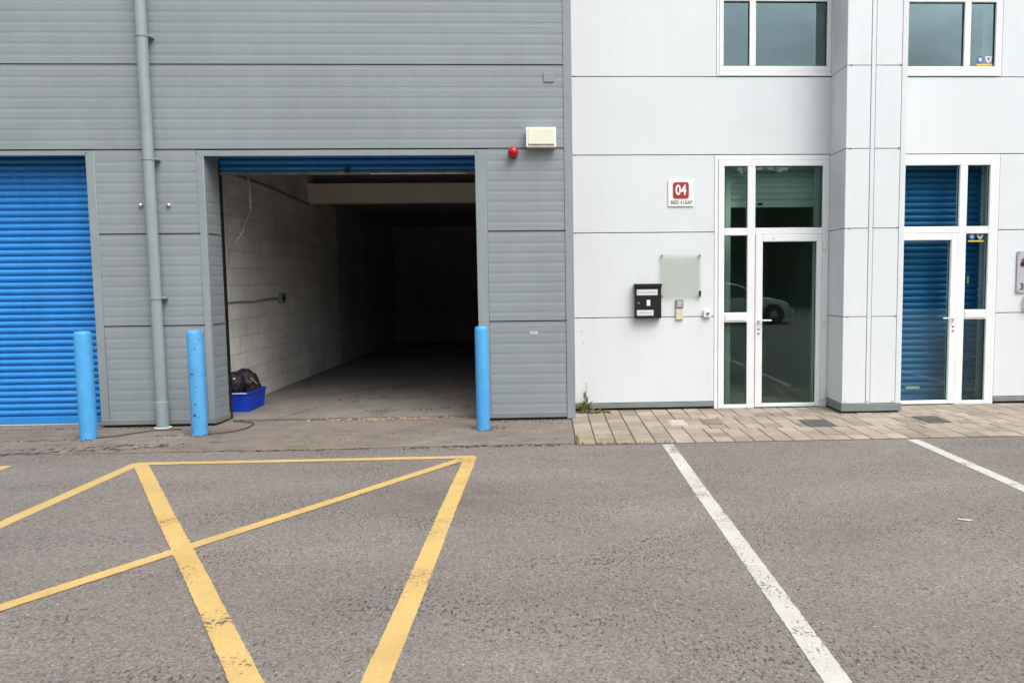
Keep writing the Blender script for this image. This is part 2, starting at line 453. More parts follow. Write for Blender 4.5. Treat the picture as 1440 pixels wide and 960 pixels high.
crack([(-3.5, 7.42), (-2.6, 7.40), (-1.6, 7.42)], .04, gap=.7)
crack([(-.62, 8.3), (-.2, 8.42), (.2, 8.56)], .04, gap=.7)
def cable(pts, label):
    sm = []
    for k in range(len(pts) - 1):
        p = [Vector((*pts[min(max(k + q, 0), len(pts) - 1)], .016)) for q in (-1, 0, 1, 2)]
        for i in range(6):
            u = i / 6
            sm.append(.5 * ((2 * p[1]) + (p[2] - p[0]) * u + (2 * p[0] - 5 * p[1] + 4 * p[2] - p[3]) * u * u + (3 * p[1] - p[0] - 3 * p[2] + p[3]) * u ** 3))
    sm.append(Vector((*pts[-1], .016)))
    tag(MB().tube(sm, .0065, 8).build('cable', 'rubber', None, True, loc=(*pts[0], 0)), label, 'cable')
cable([(-4.73, 8.14), (-4.55, 8.24), (-4.42, 8.40), (-4.30, 8.50), (-4.05, 8.55)], 'short black cable on the tarmac from the bollard to the drainpipe foot')
cable([(-3.64, 8.24), (-3.48, 8.30), (-3.38, 8.44), (-3.34, 8.60), (-3.40, 8.86), (-3.66, 8.98)], 'black cable curving on the tarmac from chipped bollard to bay corner')

def foot():
    k = random.random()
    if k < .55:
        bx, by, br = random.choice(((-4.825, 8.17, .085), (-3.735, 8.28, .085), (-.728, 8.285, .075)))
        a = random.uniform(0, 6.3); q = br + abs(random.gauss(0, .05)); return bx + q * math.cos(a), by + q * math.sin(a)
    return random.choice((random.uniform(-6, -3.8), random.uniform(-.8, .2))), 8.75 - abs(random.gauss(0, .05))
def crumbs(name, n, fx, mat, smin, smax):
    b = MB()
    for _ in range(n):
        x, y = fx(); s = random.uniform(smin, smax); h = s * random.uniform(.3, .7); a = random.uniform(0, 3)
        k = random.choice((4, 5, 6)); base = [(x + s * math.cos(a + i * math.tau / k) * random.uniform(.6, 1.3), y + s * math.sin(a + i * math.tau / k) * random.uniform(.6, 1.3)) for i in range(k)]
        b.rings([[(p[0], p[1], .004) for p in base], [(x + (p[0] - x) * .55, y + (p[1] - y) * .55, .008 + h) for p in base]])
    o = b.build(name, mat); return o
tag(crumbs('concrete_crumbs', 70, lambda: (random.gauss(-1.9, .55), random.gauss(9.0, .035)), 'chalk', .005, .018), 'pale crumbled concrete scattered along the open garage threshold', 'rubble', kind='stuff')
tag(crumbs('rust_crumbs', 90, lambda: (random.gauss(-1.75, .35), random.gauss(9.0, .03)), 'rust', .006, .022), 'orange brown brick crumbs along the open garage threshold', 'rubble', kind='stuff')
tag(crumbs('soil_crumbs', 170, lambda: (random.uniform(-6, .2), 7.5 + abs(random.gauss(0, .45))), 'soil', .002, .007), 'dark dirt and grit lying on the brown tarmac before the shutters', 'grit', kind='stuff')
tag(crumbs('foot_dirt', 420, foot, 'soil', .003, .009), 'dark dirt gathered round the bollard feet and along the grey wall base', 'dirt', kind='stuff')
tag(crumbs('loose_stones', 260, lambda: (random.uniform(-6, 7), random.uniform(2.2, 7.3)), 'chalk', .003, .008), 'small pale stones loose on the grey car park surface', 'stones', kind='stuff')

# ------------------------------------------------------------------ grey industrial unit
G = empty('industrial_unit', (-5.9, YG, 0), 'grey ribbed metal industrial unit with blue roller shutters and one open bay', 'building')
def rib_profile(z0, z1, face, sign=1, period=.115):
    """(depth, z) pairs of the shallow ribs between two joints"""
    out = []; z0 += .006; z1 -= .006
    n = max(1, round((z1 - z0) / period)); p = (z1 - z0) / n
    out.append((face + .016 * sign, z0))
    for i in range(n):
        a = z0 + i * p
        out += [(face, a + .001), (face, a + p * .60), (face + .0019 * sign, a + p * .72), (face + .0019 * sign, a + p * .90)]
    out += [(face, z1), (face + .016 * sign, z1)]
    return out
XL = -13.0
clads = [MB() for _ in range(4)]
bounds = [.085] + JZ
for z0, z1 in zip(bounds, bounds[1:]):
    low = z1 <= 3.08
    for b_, (xa, xb) in (zip(clads, ((XL, -8.30), (-4.935, -3.85), (-.675, .19))) if low else ((clads[3], (XL, .19)),)):
        b_.strip_x(rib_profile(z0, z1, YG), xa, xb)
for b_ in clads: b_.build('cladding', 'clad', G)
# ribbed lining of the open bay's sides
rv, rv2 = MB(), MB()
for z0, z1 in zip([.085, 1.14, 2.155], [1.14, 2.155, 3.25]):
    rv.strip_y(rib_profile(z0, z1, -3.772, -1), YG + .03, 9.15)
    rv2.strip_y(rib_profile(z0, z1, -.798, 1), YG + .03, 9.15)
rv.build('reveal_lining', 'clad', G); rv2.build('reveal_lining', 'clad', G)
for xa, xb, za, zb in ((XL, .28, 3.022, 7.3), (XL, -8.30, 0.02, 3.02), (-4.95, -3.80, .02, 3.02), (-.77, .28, .02, 3.02)):
    MB().box(xa, xb, YG + .017, YG + .06, za, zb).build('wall_core', 'dark_gap', G)
f0 = YG - .006
for nm, a in (('corner_flashing', (.192, .288, f0 - .002, YG + .05, .012, 7.4, .004)),
              ('door_jamb', (-3.848, -3.768, f0, YG + .04, .06, 3.058, .004)), ('door_jamb', (-.802, -.678, f0, YG + .04, .06, 3.058, .004)),
              ('door_head', (-3.768, -.802, f0, YG + .04, 2.995, 3.058, .003)),
              ('door_jamb', (-5.03, -4.937, f0, YG + .34, .06, 3.058, .004)), ('door_jamb', (-8.30, -8.20, f0, YG + .34, .06, 3.058, .004)),
              ('door_head', (-8.20, -5.03, f0, YG + .04, 3.008, 3.058, .003))):
    b = MB().box(*a)
    if nm == 'door_jamb' or nm == 'corner_flashing':
        for z in (1.14, 2.155, 3.03): b.rivet(a[0] + .012, f0 - .002, z + .012, .008)
    b.build(nm, 'trim', G, True)
for a in ((XL, -8.302, f0 - .006, YG + .05, .032, .092, .004), (-5.03, -3.77, f0 - .006, YG + .05, .032, .092, .004), (-.80, .190, f0 - .006, YG + .05, .032, .092, .004),
          (-3.81, -3.764, YG + .052, 9.16, .026, .092, .003), (-.806, -.76, YG + .052, 9.16, .026, .092, .003)):
    MB().box(*a).build('base_flashing', 'plinth', G)
for a in ((XL, -8.31, YG + .02, YG + .06, -.01, .034), (-5.02, -3.78, YG + .02, YG + .06, -.01, .034), (-.79, .28, YG + .02, YG + .06, -.01, .034), (-3.80, -3.775, YG + .061, 9.16, -.01, .012)):
    MB().box(*a).build('base_gap', 'dark_gap', G)
MB().box(-3.77, -.80, YG + .062, 9.16, 3.26, 3.30).build('soffit', 'dark_gap', G); MB().box(-8.2, -5.03, YG + .062, YG + .37, 3.26, 3.30).build('soffit', 'dark_gap', G)
# shutters
def slats(x0, x1, y, z0, z1, p=.0735):
    prof = []
    n = round((z1 - z0) / p); p = (z1 - z0) / n
    for i in range(n):
        a = z0 + i * p
        prof += [(y + .010, a), (y + .012, a + .004), (y + .002, a + .010)]
        for k in range(1, 6):
            u = k / 6; prof.append((y - .017 * math.sin(math.pi * (u * .86 + .07)), a + .010 + (p - .012) * u))
        prof += [(y + .004, a + p - .002)]
    return MB().strip_x(prof, x0, x1)
s = slats(-8.2, -5.03, 9.06, .10, 3.25).build('roller_shutter', 'blue_shutter', G, True); s['label'] = 'closed bright blue roller shutter'
MB().box(-8.2, -5.03, 9.035, 9.07, .012, .098, .005).build('bottom_rail', 'blue_shutter', s)
MB().box(-8.2, -5.03, 9.037, 9.065, -.01, .011).build('rubber_seal', 'pale', s)
MB().box(-8.2, -5.03, 9.11, 9.14, -.02, 3.3).build('backing', 'dark_gap', s)
s = slats(-3.86, -.72, 9.185, 2.885, 3.25).build('roller_shutter', 'blue_shutter', G, True); s['label'] = 'raised dark blue roller shutter'
br = MB().box(-3.80, -.76, 9.165, 9.205, 2.845, 2.883, .004); br.build('bottom_rail', 'old_bar', s)
MB().box(-2.34, -2.28, 9.145, 9.168, 2.865, 2.915, .004).build('lock', 'black', s)
MB().box(-2.05, -.95, 9.158, 9.164, 2.847, 2.857).build('seal_strip', 'pale', s)
for xa, xb in ((-3.775, -3.763), (-.812, -.79)): MB().box(xa, xb, 9.16, 9.22, .01, 3.0).build('guide_rail', 'black', G)
# inside the open bay
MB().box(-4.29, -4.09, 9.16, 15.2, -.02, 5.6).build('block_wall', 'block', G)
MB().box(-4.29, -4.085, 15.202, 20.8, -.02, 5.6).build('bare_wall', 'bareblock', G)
MB().box(-4.09, -3.78, 9.165, 9.26, -.02, 5.6).build('front_return', 'block', G)
for a in ((-4.085, .28, 20.6, 20.8, -.02, 5.6), (.06, .28, 9.06, 20.59, -.02, 5.6), (-.79, .055, 9.165, 9.26, -.02, 5.6), (-3.78, -.79, 9.24, 9.30, 3.3, 5.6)):
    MB().box(*a).build('inner_wall', 'bare', G)
MB().box(-4.09, .06, 13.50, 13.72, 2.955, 3.285, .004).build('beam', 'beam', G)
MB().box(-4.09, .06, 13.725, 20.6, 3.05, 3.25).build('mezzanine_deck', 'roomfloor', G)
MB().box(-4.09, .06, 13.9, 14.0, 3.25, 5.6).build('mezzanine_screen', 'roomfloor', G)
MB().box(XL, .29, YG + .07, 21.0, 7.3, 7.45).build('roof', 'roof', G)
rc = MB().box(-4.2, .2, 9.1, 20.7, 5.6, 5.7); rc.build('ceiling', 'roomfloor', G)
for a in ((XL, XL + .1, YG + .07, 20.9, 0, 7.3), (XL + .1, -.0+.28, 20.91, 21.0, 0, 7.3)): MB().box(*a).build('outer_wall', 'clad', G)

# ------------------------------------------------------------------ white office front
W_ = empty('office_building', (3.0, YW, 0), 'white panelled office front with tall glazed doors, upper windows and a square pillar', 'building')
XR = 12.0
gz = .0048
def panel(xa, xb, za, zb): MB().box(xa, xb, YW, YW + .03, za + gz, zb - gz, .003).build('wall_panel', 'wall_white', W_)
for za, zb in ((.10, 1.14), (1.14, 2.155), (2.155, 3.07)):
    panel(.20, 2.000, za, zb); panel(5.505, 8.4, za, zb); panel(8.41, XR, za, zb)
panel(.20, 3.43, 3.07, 3.98); panel(4.07, 8.4, 3.07, 3.98); panel(8.41, XR, 3.07, 3.98)
panel(.20, 2.02, 3.98, 4.94); panel(5.485, 8.4, 3.98, 4.94); panel(8.41, XR, 3.98, 4.94)
for za, zb in ((4.94, 5.85), (5.85, 6.72), (6.72, 7.4)): panel(.20, 3.43, za, zb); panel(4.07, 8.4, za, zb); panel(8.41, XR, za, zb)
def rivet(x, y, z, rad, parent): MB().rivet(x, y, z, rad).build('rivet', 'greyplastic', parent)
for z in (1.14, 2.155, 3.07, 3.98): rivet(.335, YW, z + .004, .009, W_)
for x, z in ((.39, .98), (.41, .84), (5.57, 1.14), (5.57, 2.155)): rivet(x, YW, z, .006, W_)
yb = YW + .032
for xa, xb, za, zb in ((.1, 2.0, .0, 7.3), (2.002, 3.42, 3.07, 3.98), (2.002, 3.42, 4.95, 7.3), (3.422, 4.08, 0, 7.3), (4.082, 5.5, 3.07, 3.98), (4.082, 5.5, 4.95, 7.3), (5.502, XR, 0, 7.3)):
    MB().box(xa, xb, yb, yb + .06, za, zb).build('wall_core', 'dark_gap', W_)
for xa, xb in ((.295, 2.0), (5.505, XR)): MB().box(xa, xb, YW - .012, YW + .03, .040, .098, .004).build('base_flashing', 'plinth', W_)
# pillar: panels with a seam, fixings at the joints, grey base
PX0, PX1, PC = 3.40, 4.10, 3.7515
pb = MB()
for za, zb in zip([.125, 1.14, 2.155, 3.055, 3.98, 4.90, 5.81, 6.72], [1.14, 2.155, 3.055, 3.98, 4.90, 5.81, 6.72, 7.4]):
    pb.box(PX0 + .002, PC - .075, YG, YG + .02, za + .004, zb - .004, .002)
    pb.box(PC - .067, PC - .022, YG - .001, YG + .02, za + .0005, zb - .0005)
    pb.box(PC - .016, 4.030, YG, YG + .02, za + .004, zb - .004, .002)
    pb.box(4.036, PX1 - .002, YG - .001, YG + .02, za + .0005, zb - .0005)
    pb.box(PX0, PX0 + .02, YG + .021, YW + .03, za + .004, zb - .004, .002)
    pb.box(PX1 - .02, PX1, YG + .021, YW + .03, za + .004, zb - .004, .002)
pil = pb.build('pillar', 'wall_white', W_)
MB().box(PX0 + .016, PX1 - .016, YG + .016, YW + .03, .0, 7.4).build('core', 'dark_gap', pil)
MB().box(PX0 - .010, PX1 + .010, YG - .012, YW, .036, .122, .004).build('base_flashing', 'plinth', pil)
for z in (1.14, 2.155, 3.055, 3.98):
    rivet(3.455, YG, z, .011, pil); rivet(4.02, YG - .002, z + .006, .011, pil)
    MB().lathe([(.007, 0), (.007, -.004)], (PX0, YG + .08, z + .006), 'x', 8).build('rivet', 'greyplastic', pil)
for x in (3.44, 3.70, 4.0): rivet(x, YG, .15, .008, pil)

def mir(x, flip): return 2 * PC - x if flip else x
def fbox(b, flip, xa, xb, *a, **k):
    xa, xb = mir(xa, flip), mir(xb, flip)
    b.box(min(xa, xb), max(xa, xb), *a, **k)
def entrance(flip):
    L = lambda b, *a, **k: fbox(b, flip, *a, **k)
    f = MB(); y0, y1 = YW - .012, YW + .075
    L(f, 2.003, 2.045, YW - .004, y1, .0, 3.064, .003)                                  # flashing beside the frame
    L(f, 2.045, 3.398, YW - .004, y1, 3.008, 3.064, .003)
    L(f, 2.048, 2.122, y0, y1, .012, 3.005, .005); L(f, 3.318, 3.398, y0, y1, .012, 3.005, .005)
    L(f, 2.122, 3.318, y0, y1, 2.935, 3.005, .004)
    L(f, 2.402, 2.497, y0, y1, .012, 2.935, .005)
    L(f, 2.497, 3.318, y0, y1, 2.122, 2.200, .004)
    L(f, 2.122, 2.402, y0, y1, 2.112, 2.200, .004)
    L(f, 2.122, 2.402, y0, y1, .012, .058, .004)
    L(f, 2.122, 2.402, y0, y1, 1.066, 1.184, .004)
    d = f.build('glazed_door', 'upvc', W_)
    lf = MB(); y2 = YW - .022
    L(lf, 2.500, 2.588, y2, y1 - .01, .022, 2.118, .006); L(lf, 3.252, 3.315, y2, y1 - .01, .022, 2.118, .006)
    L(lf, 2.588, 3.252, y2, y1 - .01, 2.034, 2.118, .006); L(lf, 2.588, 3.252, y2, y1 - .01, .022, .066, .006)
    lf.build('door_leaf', 'upvc', d)
    for xa, xb, za, zb in ((2.587, 3.253, .065, 2.035), (2.121, 2.403, .057, 1.067), (2.121, 2.403, 1.183, 2.113), (2.121, 2.403, 2.199, 2.936), (2.496, 3.319, 2.199, 2.936)):
        p = [(mir(xa, flip), YW + .03, za), (mir(xb, flip), YW + .03, za), (mir(xb, flip), YW + .03, zb), (mir(xa, flip), YW + .03, zb)]
        MB().quad(*p).build('pane', 'glass', d)
        gk = MB()
        for a, b_, c, e in ((xa, xa + .008, za, zb), (xb - .008, xb, za, zb), (xa + .008, xb - .008, za, za + .008), (xa + .008, xb - .008, zb - .008, zb)):
            L(gk, a, b_, YW + .018, YW + .028, c, e)
        gk.build('gasket', 'black', d)
    lp = MB(); L(lp, 2.135, 2.395, y0 - .010, y0 - .001, 1.086, 1.166, .004); lp.build('letter_plate', 'upvc', d)
    h = MB(); hx = mir(2.543, flip); sg = -1 if flip else 1
    h.tube([(hx, y2 + .002, 1.085), (hx, y2 - .045, 1.085)], .011, 12); h.tube([(hx, y2 - .045, 1.085), (hx + sg * .06, y2 - .047, 1.087), (hx + sg * .145, y2 - .042, 1.085)], [.011, .010, .009], 12)
    h.box(hx - .015, hx + .015, y2 - .008, y2, 1.045, 1.115, .003)
    h.build('handle', 'upvc', d, True)
    for z in (.985, .93): MB().lathe([(.015, 0), (.015, .006), (.009, .008)], (hx, y2, z), 'y', 14).build('keyhole', 'steel', d, True)
    if not flip:
        for z in (1.98, 1.10, .16):
            hg = MB()
            hg.tube([(3.345, y0 - .012, z - .055), (3.345, y0 - .012, z + .055)], .014, 12)
            hg.box(3.325, 3.375, y0 - .008, y0 - .001, z - .045, z + .045, .002)
            hg.build('hinge', 'upvc', d, True)
        MB().lathe([(.006, 0), (.006, .004)], (2.72, y2, 2.07), 'y', 10).build('vent_hole', 'black', d)
    th = MB(); L(th, 2.01, 3.39, YW - .004, YW + .09, -.01, .0115); th.build('threshold', 'dark_gap', d)
    return d
e1 = entrance(False); e2 = entrance(True)
e1['label'] = 'left white glazed door and sidelight, pale shutter half down behind the glass'
e2['label'] = 'right white glazed door and sidelight, blue shutter closed behind the glass'
def window(flip):
    L = lambda b, *a, **k: fbox(b, flip, *a, **k)
    f = MB(); y0, y1 = YW - .008, YW + .07
    L(f, 2.024, 2.052, YW - .003, y1, 3.988, 4.95, .002); L(f, 2.052, 3.398, y0 - .004, y1, 3.988, 4.040, .003); L(f, 2.052, 3.398, YW - .003, y1, 4.918, 4.95, .002)
    L(f, 2.054, 2.106, y0, y1, 4.042, 4.916, .004); L(f, 3.346, 3.398, y0, y1, 4.042, 4.916, .004)
    L(f, 2.106, 3.346, y0, y1, 4.042, 4.102, .004); L(f, 2.106, 3.346, y0, y1, 4.850, 4.916, .004); L(f, 2.414, 2.490, y0, y1, 4.102, 4.850, .004)
    d = f.build('window', 'upvc', W_)
    for xa, xb in ((2.105, 2.415), (2.489, 3.347)):
        p = [(mir(xa, flip), YW + .03, 4.10), (mir(xb, flip), YW + .03, 4.10), (mir(xb, flip), YW + .03, 4.852), (mir(xa, flip), YW + .03, 4.852)]
        MB().quad(*p).build('pane', 'winglass', d)
        gk = MB()
        for a, b_, c, e in ((xa, xa + .009, 4.10, 4.852), (xb - .009, xb, 4.10, 4.852), (xa + .009, xb - .009, 4.843, 4.852)):
            L(gk, a, b_, YW + .018, YW + .028, c, e)
        gk.build('gasket', 'black', d)
    rvl = MB(); L(rvl, 3.22, 3.345, YW + .12, YW + .30, 4.05, 4.95) if not flip else L(rvl, 2.11, 2.20, YW + .12, YW + .3, 4.05, 4.95)
    rvl.build('inner_reveal', 'room', d)
    return d
window(False); window(True)
# rooms behind the glass, one dark storey over another
for za, zb in ((.008, 2.98), (3.2, 5.6)):
    for a in ((.3, XR - .1, 13.0, 13.1), (.3, .4, YW + .1, 13.0), (XR - .2, XR - .1, YW + .1, 13.0), (3.70, 3.80, YW + .1, 13.0)):
        MB().box(*a, za, zb).build('inner_wall', 'room', W_)
for za, zb in ((3.0, 3.19), (5.61, 5.7), (-.05, .006)): MB().box(.3, XR - .1, YW + .1, 13.1, za, zb).build('floor_slab', 'roomfloor', W_)
MB().box(.30, XR, YW + .1, 13.3, 7.3, 7.45).build('roof', 'roof', W_)
for a in ((XR - .08, XR, YW + .1, 13.2, 0, 7.3), (.3, XR - .08, 13.15, 13.25, 0, 7.3)): MB().box(*a).build('outer_wall', 'wall_white', W_)
s = slats(2.16, 3.31, 9.56, 2.55, 2.99, .078).build('roller_shutter', 'blind', W_, True); s['label'] = 'pale slatted shutter half down behind the left door'
MB().box(2.16, 3.31, 9.54, 9.575, 2.47, 2.548, .004).build('bottom_rail', 'blind', s)
MB().box(2.60, 2.66, 9.532, 9.542, 2.495, 2.525, .003).build('lock', 'black', s)
for xa, xb in ((3.313, 3.37), (2.19, 2.26)): MB().box(xa, xb, 9.52, 9.60, .01, 2.99, .004).build('guide_rail', 'blind', s)
s = slats(4.16, 5.435, 9.56, .10, 2.99, .078).build('roller_shutter', 'shaded_blue', W_, True); s['label'] = 'blue slatted shutter closed behind the right door'
MB().box(4.16, 5.435, 9.54, 9.575, .012, .098, .004).build('bottom_rail', 'shaded_blue', s)
MB().box(4.52, 4.70, 9.532, 9.538, .17, .205).build('shutter_tag', 'paper', s)
MB().box(5.27, 5.295, 9.515, 9.53, 1.50, 1.60, .003).build('latch', 'paper', s)
for xa, xb in ((5.435, 5.50), (4.06, 4.16)): MB().box(xa, xb, 9.50, 9.60, .01, 2.99, .004).build('guide_rail', 'blind', s)

# ------------------------------------------------------------------ things on and before the walls
def bollard(x, y, r, hgt, mat, label, cap):
    o = empty('bollard', (x, y, 0), label, 'bollard', 'sky blue bollards before the shutters')
    b = MB().lathe([(r, 0), (r, .3), (r * 1.0, hgt - .035), (r * .96, hgt - .015), (r * .84, hgt - .003), (r * .5, hgt + .001), (.004, hgt + .002)], (x, y, 0), seg=40)
    b.build('post', mat, o, True)
    c = MB()
    for k in range(14):
        a = k * math.tau / 14; rr = r * random.uniform(1.0, 1.45)
        a2 = a + .42
        c.quad((x + r * .8 * math.cos(a), y + r * .8 * math.sin(a), .0085), (x + rr * math.cos(a), y + rr * math.sin(a), .0085), (x + rr * .97 * math.cos(a2), y + rr * .97 * math.sin(a2), .0085), (x + r * .8 * math.cos(a2), y + r * .8 * math.sin(a2), .0085))
    c.build('paint_splash', mat, o)
    return o
bollard(-4.825, 8.17, .082, 1.125, 'bollard', 'clean sky blue bollard in front of the closed blue shutter', 0)
b2 = bollard(-3.735, 8.28, .082, 1.112, 'bollard_worn', 'chipped sky blue bollard between drainpipe and open bay', 1)
for z, a, s_ in ((.22, -1.65, .014), (.34, -1.5, .009), (.66, -1.75, .010), (.92, -1.3, .007), (.20, -1.2, .007), (.52, -1.3, .006)):
    cx, cy = -3.735 + .083 * math.cos(a), 8.28 + .083 * math.sin(a)
    MB().lathe([(s_, 0), (s_ * .8, .0015)], (cx, cy, z), 'y', 9).build('paint_chip', 'dark_gap', b2)
bollard(-.728, 8.285, .072, 1.115, 'bollard', 'sky blue bollard at the right jamb of the open bay', 2)

dp = empty('drainpipe', (-4.315, 8.68, 0), 'grey round drainpipe running up the ribbed wall', 'drainpipe')
MB().tube([(-4.315, 8.68, .30), (-4.315, 8.68, 7.2)], .058, 28).build('pipe', 'pipe', dp, True)
MB().lathe([(.066, .085), (.066, .30), (.060, .305)], (-4.315, 8.68, 0), seg=28).build('pipe_socket', 'pipe', dp, True)
MB().lathe([(.070, .0), (.070, .018), (.064, .022), (.064, .085)], (-4.315, 8.68, 0), seg=28).build('foot_ring', 'pipe', dp, True)
MB().lathe([(.084, .004), (.088, .016), (.072, .018)], (-4.315, 8.68, 0), seg=28).build('base_collar', 'pale', dp, True)
for z in (1.45, 2.955, 4.255, 5.6):
    b = MB().lathe([(.059, -.014), (.064, -.014), (.064, .014), (.059, .014)], (-4.315, 8.68, z), seg=28)
    b.box(-4.275, -4.225, 8.69, 8.77, z - .012, z + .012, .002); b.tube([(-4.235, 8.69, z), (-4.235, 8.672, z)], .009, 8)
    b.build('bracket', 'pipe', dp, True)
for x, w in ((-4.465, 'left'), (-4.165, 'right')):
    o = MB().lathe([(.026, .0), (.026, .012), (.020, .024), (.008, .030)], (x, YG, 2.465), 'y', 16).build('anchor_bolt', 'steel', None, True, loc=(x, YG, 2.465))
    tag(o, f'small silver bolt head on the grey cladding just {w} of the drainpipe', 'bolt', 'silver bolts beside the drainpipe')

fl = empty('floodlight', (-.062, YG, 3.168), 'cream rectangular bulkhead light on grey cladding above the red sounder', 'light')
MB().box(-.222, .10, YG - .055, YG, 3.068, 3.275, .008, 2).build('housing', 'creamwhite', fl, True)
b = MB(); b.rings([[(-.222, YG - .056, 3.075), (.10, YG - .056, 3.075), (.10, YG - .056, 3.275), (-.222, YG - .056, 3.275)], [(-.200, YG - .125, 3.098), (.078, YG - .125, 3.098), (.078, YG - .125, 3.255), (-.200, YG - .125, 3.255)]])
b.build('lens', 'cream', fl)
b = MB()
for xa, xb, za, zb in ((-.226, -.204, 3.066, 3.279), (.082, .104, 3.066, 3.279), (-.204, .082, 3.259, 3.279), (-.204, .082, 3.066, 3.078)): b.box(xa, xb, YG - .115, YG - .052, za, zb, .004)
b.build('bezel', 'creamwhite', fl)
al = empty('alarm_sounder', (-.373, YG, 3.02), 'round red alarm sounder below the cream bulkhead light', 'alarm')
MB().lathe([(.050, 0), (.050, .04), (.045, .045)], (-.373, YG, 3.005), 'y', 28).build('base', 'red', al, True)
MB().lathe([(.056, .045), (.058, .065), (.055, .085), (.043, .105), (.024, .118), (.003, .122)], (-.373, YG, 3.02), 'y', 28).build('dome', 'red', al, True)
tag(MB().box(-.026, .090, YG - .012, YG, 3.79, 3.897, .004).build('cover_plate', 'clad', None, loc=(.03, YG, 3.79)), 'square grey blanking plate on the ribbed wall above the cream light', 'plate')
tag(MB().box(-.222, -.130, YG - .004, YG, .985, 1.022, .001).build('wall_tag', 'signgrey', None, loc=(-.17, YG, .985)), 'tiny pale tag on the grey cladding right of the open bay', 'tag')

# unit number sign
sg = empty('unit_sign', (1.595, YW, 2.62), 'square white sign with red 04 badge beside the left glazed door', 'sign')
MB().box(1.440, 1.748, YW - .016, YW, 2.462, 2.775, .003).build('plate', 'signwhite', sg)
def rounded(x0, x1, z0, z1, r, y, d=.002):
    pts = []
    for cx, cz, a0 in ((x1 - r, z1 - r, 0), (x0 + r, z1 - r, 90), (x0 + r, z0 + r, 180), (x1 - r, z0 + r, 270)):
        for k in range(7): a = R(a0 + 15 * k); pts.append((cx + r * math.cos(a), cz + r * math.sin(a)))
    return MB().rings([[(x, y, z) for x, z in pts], [(x, y - d, z) for x, z in pts]])
rounded(1.498, 1.690, 2.552, 2.748, .032, YW - .0165).build('badge', 'signred', sg)
text('04', .165, 1.594, YW - .0195, 2.650, 'numerals', 'signwhite', sg, .80, .004)
text('RED', .056, 1.520, YW - .0175, 2.508, 'lettering', 'ink', sg, .95, .0008)
text('LEAF', .056, 1.676, YW - .0175, 2.508, 'lettering', 'green_ink', sg, .95, .0008)
MB().rings([[(1.588, YW - .0165, 2.504), (1.598, YW - .0165, 2.488), (1.608, YW - .0165, 2.504), (1.604, YW - .0165, 2.522), (1.592, YW - .0165, 2.522)], [(1.588, YW - .0185, 2.504), (1.598, YW - .0185, 2.488), (1.608, YW - .0185, 2.504), (1.604, YW - .0185, 2.522), (1.592, YW - .0185, 2.522)]]).build('emblem', 'signred', sg)

ap = empty('acrylic_panel', (1.59, YW, 1.37), 'blank clear acrylic square on stand-offs beside the black mailbox', 'panel')
MB().box(1.343, 1.838, YW - .030, YW - .022, 1.373, 1.892, .001).build('sheet', 'acrylic', ap)
for x, z in ((1.362, 1.875), (1.820, 1.875), (1.362, 1.392), (1.820, 1.392)):
    MB().lathe([(.010, 0), (.010, .031), (.014, .032), (.014, .040)], (x, YW, z), 'y', 14).build('standoff', 'greyplastic', ap, True)
MB().box(1.806, 1.834, YW - .052, YW - .041, 1.395, 1.455, .006).build('hanging_tag', 'black', ap)

mb = empty('mailbox', (1.186, YW, 1.13), 'black wall mailbox with pale label strips on the white wall', 'mailbox')
MB().box(1.028, 1.345, YW - .095, YW, 1.132, 1.536, .006, 2).build('body', 'mailblack', mb)
MB().box(1.022, 1.351, YW - .112, YW, 1.505, 1.545, .005).build('lid', 'mailblack', mb)
MB().box(1.050, 1.300, YW - .099, YW - .0955, 1.408, 1.478, .001).build('label_strip', 'paper', mb)
MB().box(1.050, 1.250, YW - .099, YW - .0955, 1.165, 1.232, .001).build('label_strip', 'paper', mb)
MB().box(1.168, 1.210, YW - .099, YW - .0955, 1.282, 1.352, .001).build('card', 'signwhite', mb)
MB().lathe([(.012, 0), (.012, .006)], (1.072, YW - .095, 1.317), 'y', 12).build('lock', 'steel', mb)
b = MB()
for i in range(9): b.box(1.062 + i * .025, 1.062 + i * .025 + .014, YW - .1, YW - .0988, 1.436, 1.446)
for i in range(6): b.box(1.062 + i * .028, 1.062 + i * .028 + .016, YW - .1, YW - .0988, 1.194, 1.203)
b.build('label_print', 'greyplastic', mb)

ic = empty('intercom', (1.575, YW, 1.10), 'narrow intercom, grey keypad over beige box, below the acrylic panel', 'intercom')
MB().box(1.530, 1.622, YW - .035, YW, 1.246, 1.350, .004).build('keypad', 'greyplastic', ic)
b = MB()
for i in range(3):
    for j in range(3): b.box(1.548 + i * .020, 1.562 + i * .020, YW - .039, YW - .0355, 1.268 + j * .022, 1.284 + j * .022)
b.build('buttons', 'paper', ic)
MB().box(1.532, 1.620, YW - .03, YW, 1.108, 1.238, .005).build('speaker_box', 'beige', ic)
sw = empty('key_switch', (1.91, YW, 1.13), 'small white key switch box beside the left door frame', 'switch')
MB().box(1.866, 1.955, YW - .045, YW, 1.132, 1.224, .006).build('box', 'upvc', sw)
MB().lathe([(.022, 0), (.022, .012), (.012, .016)], (1.918, YW - .0455, 1.186), 'y', 16).build('key_barrel', 'steel', sw, True)

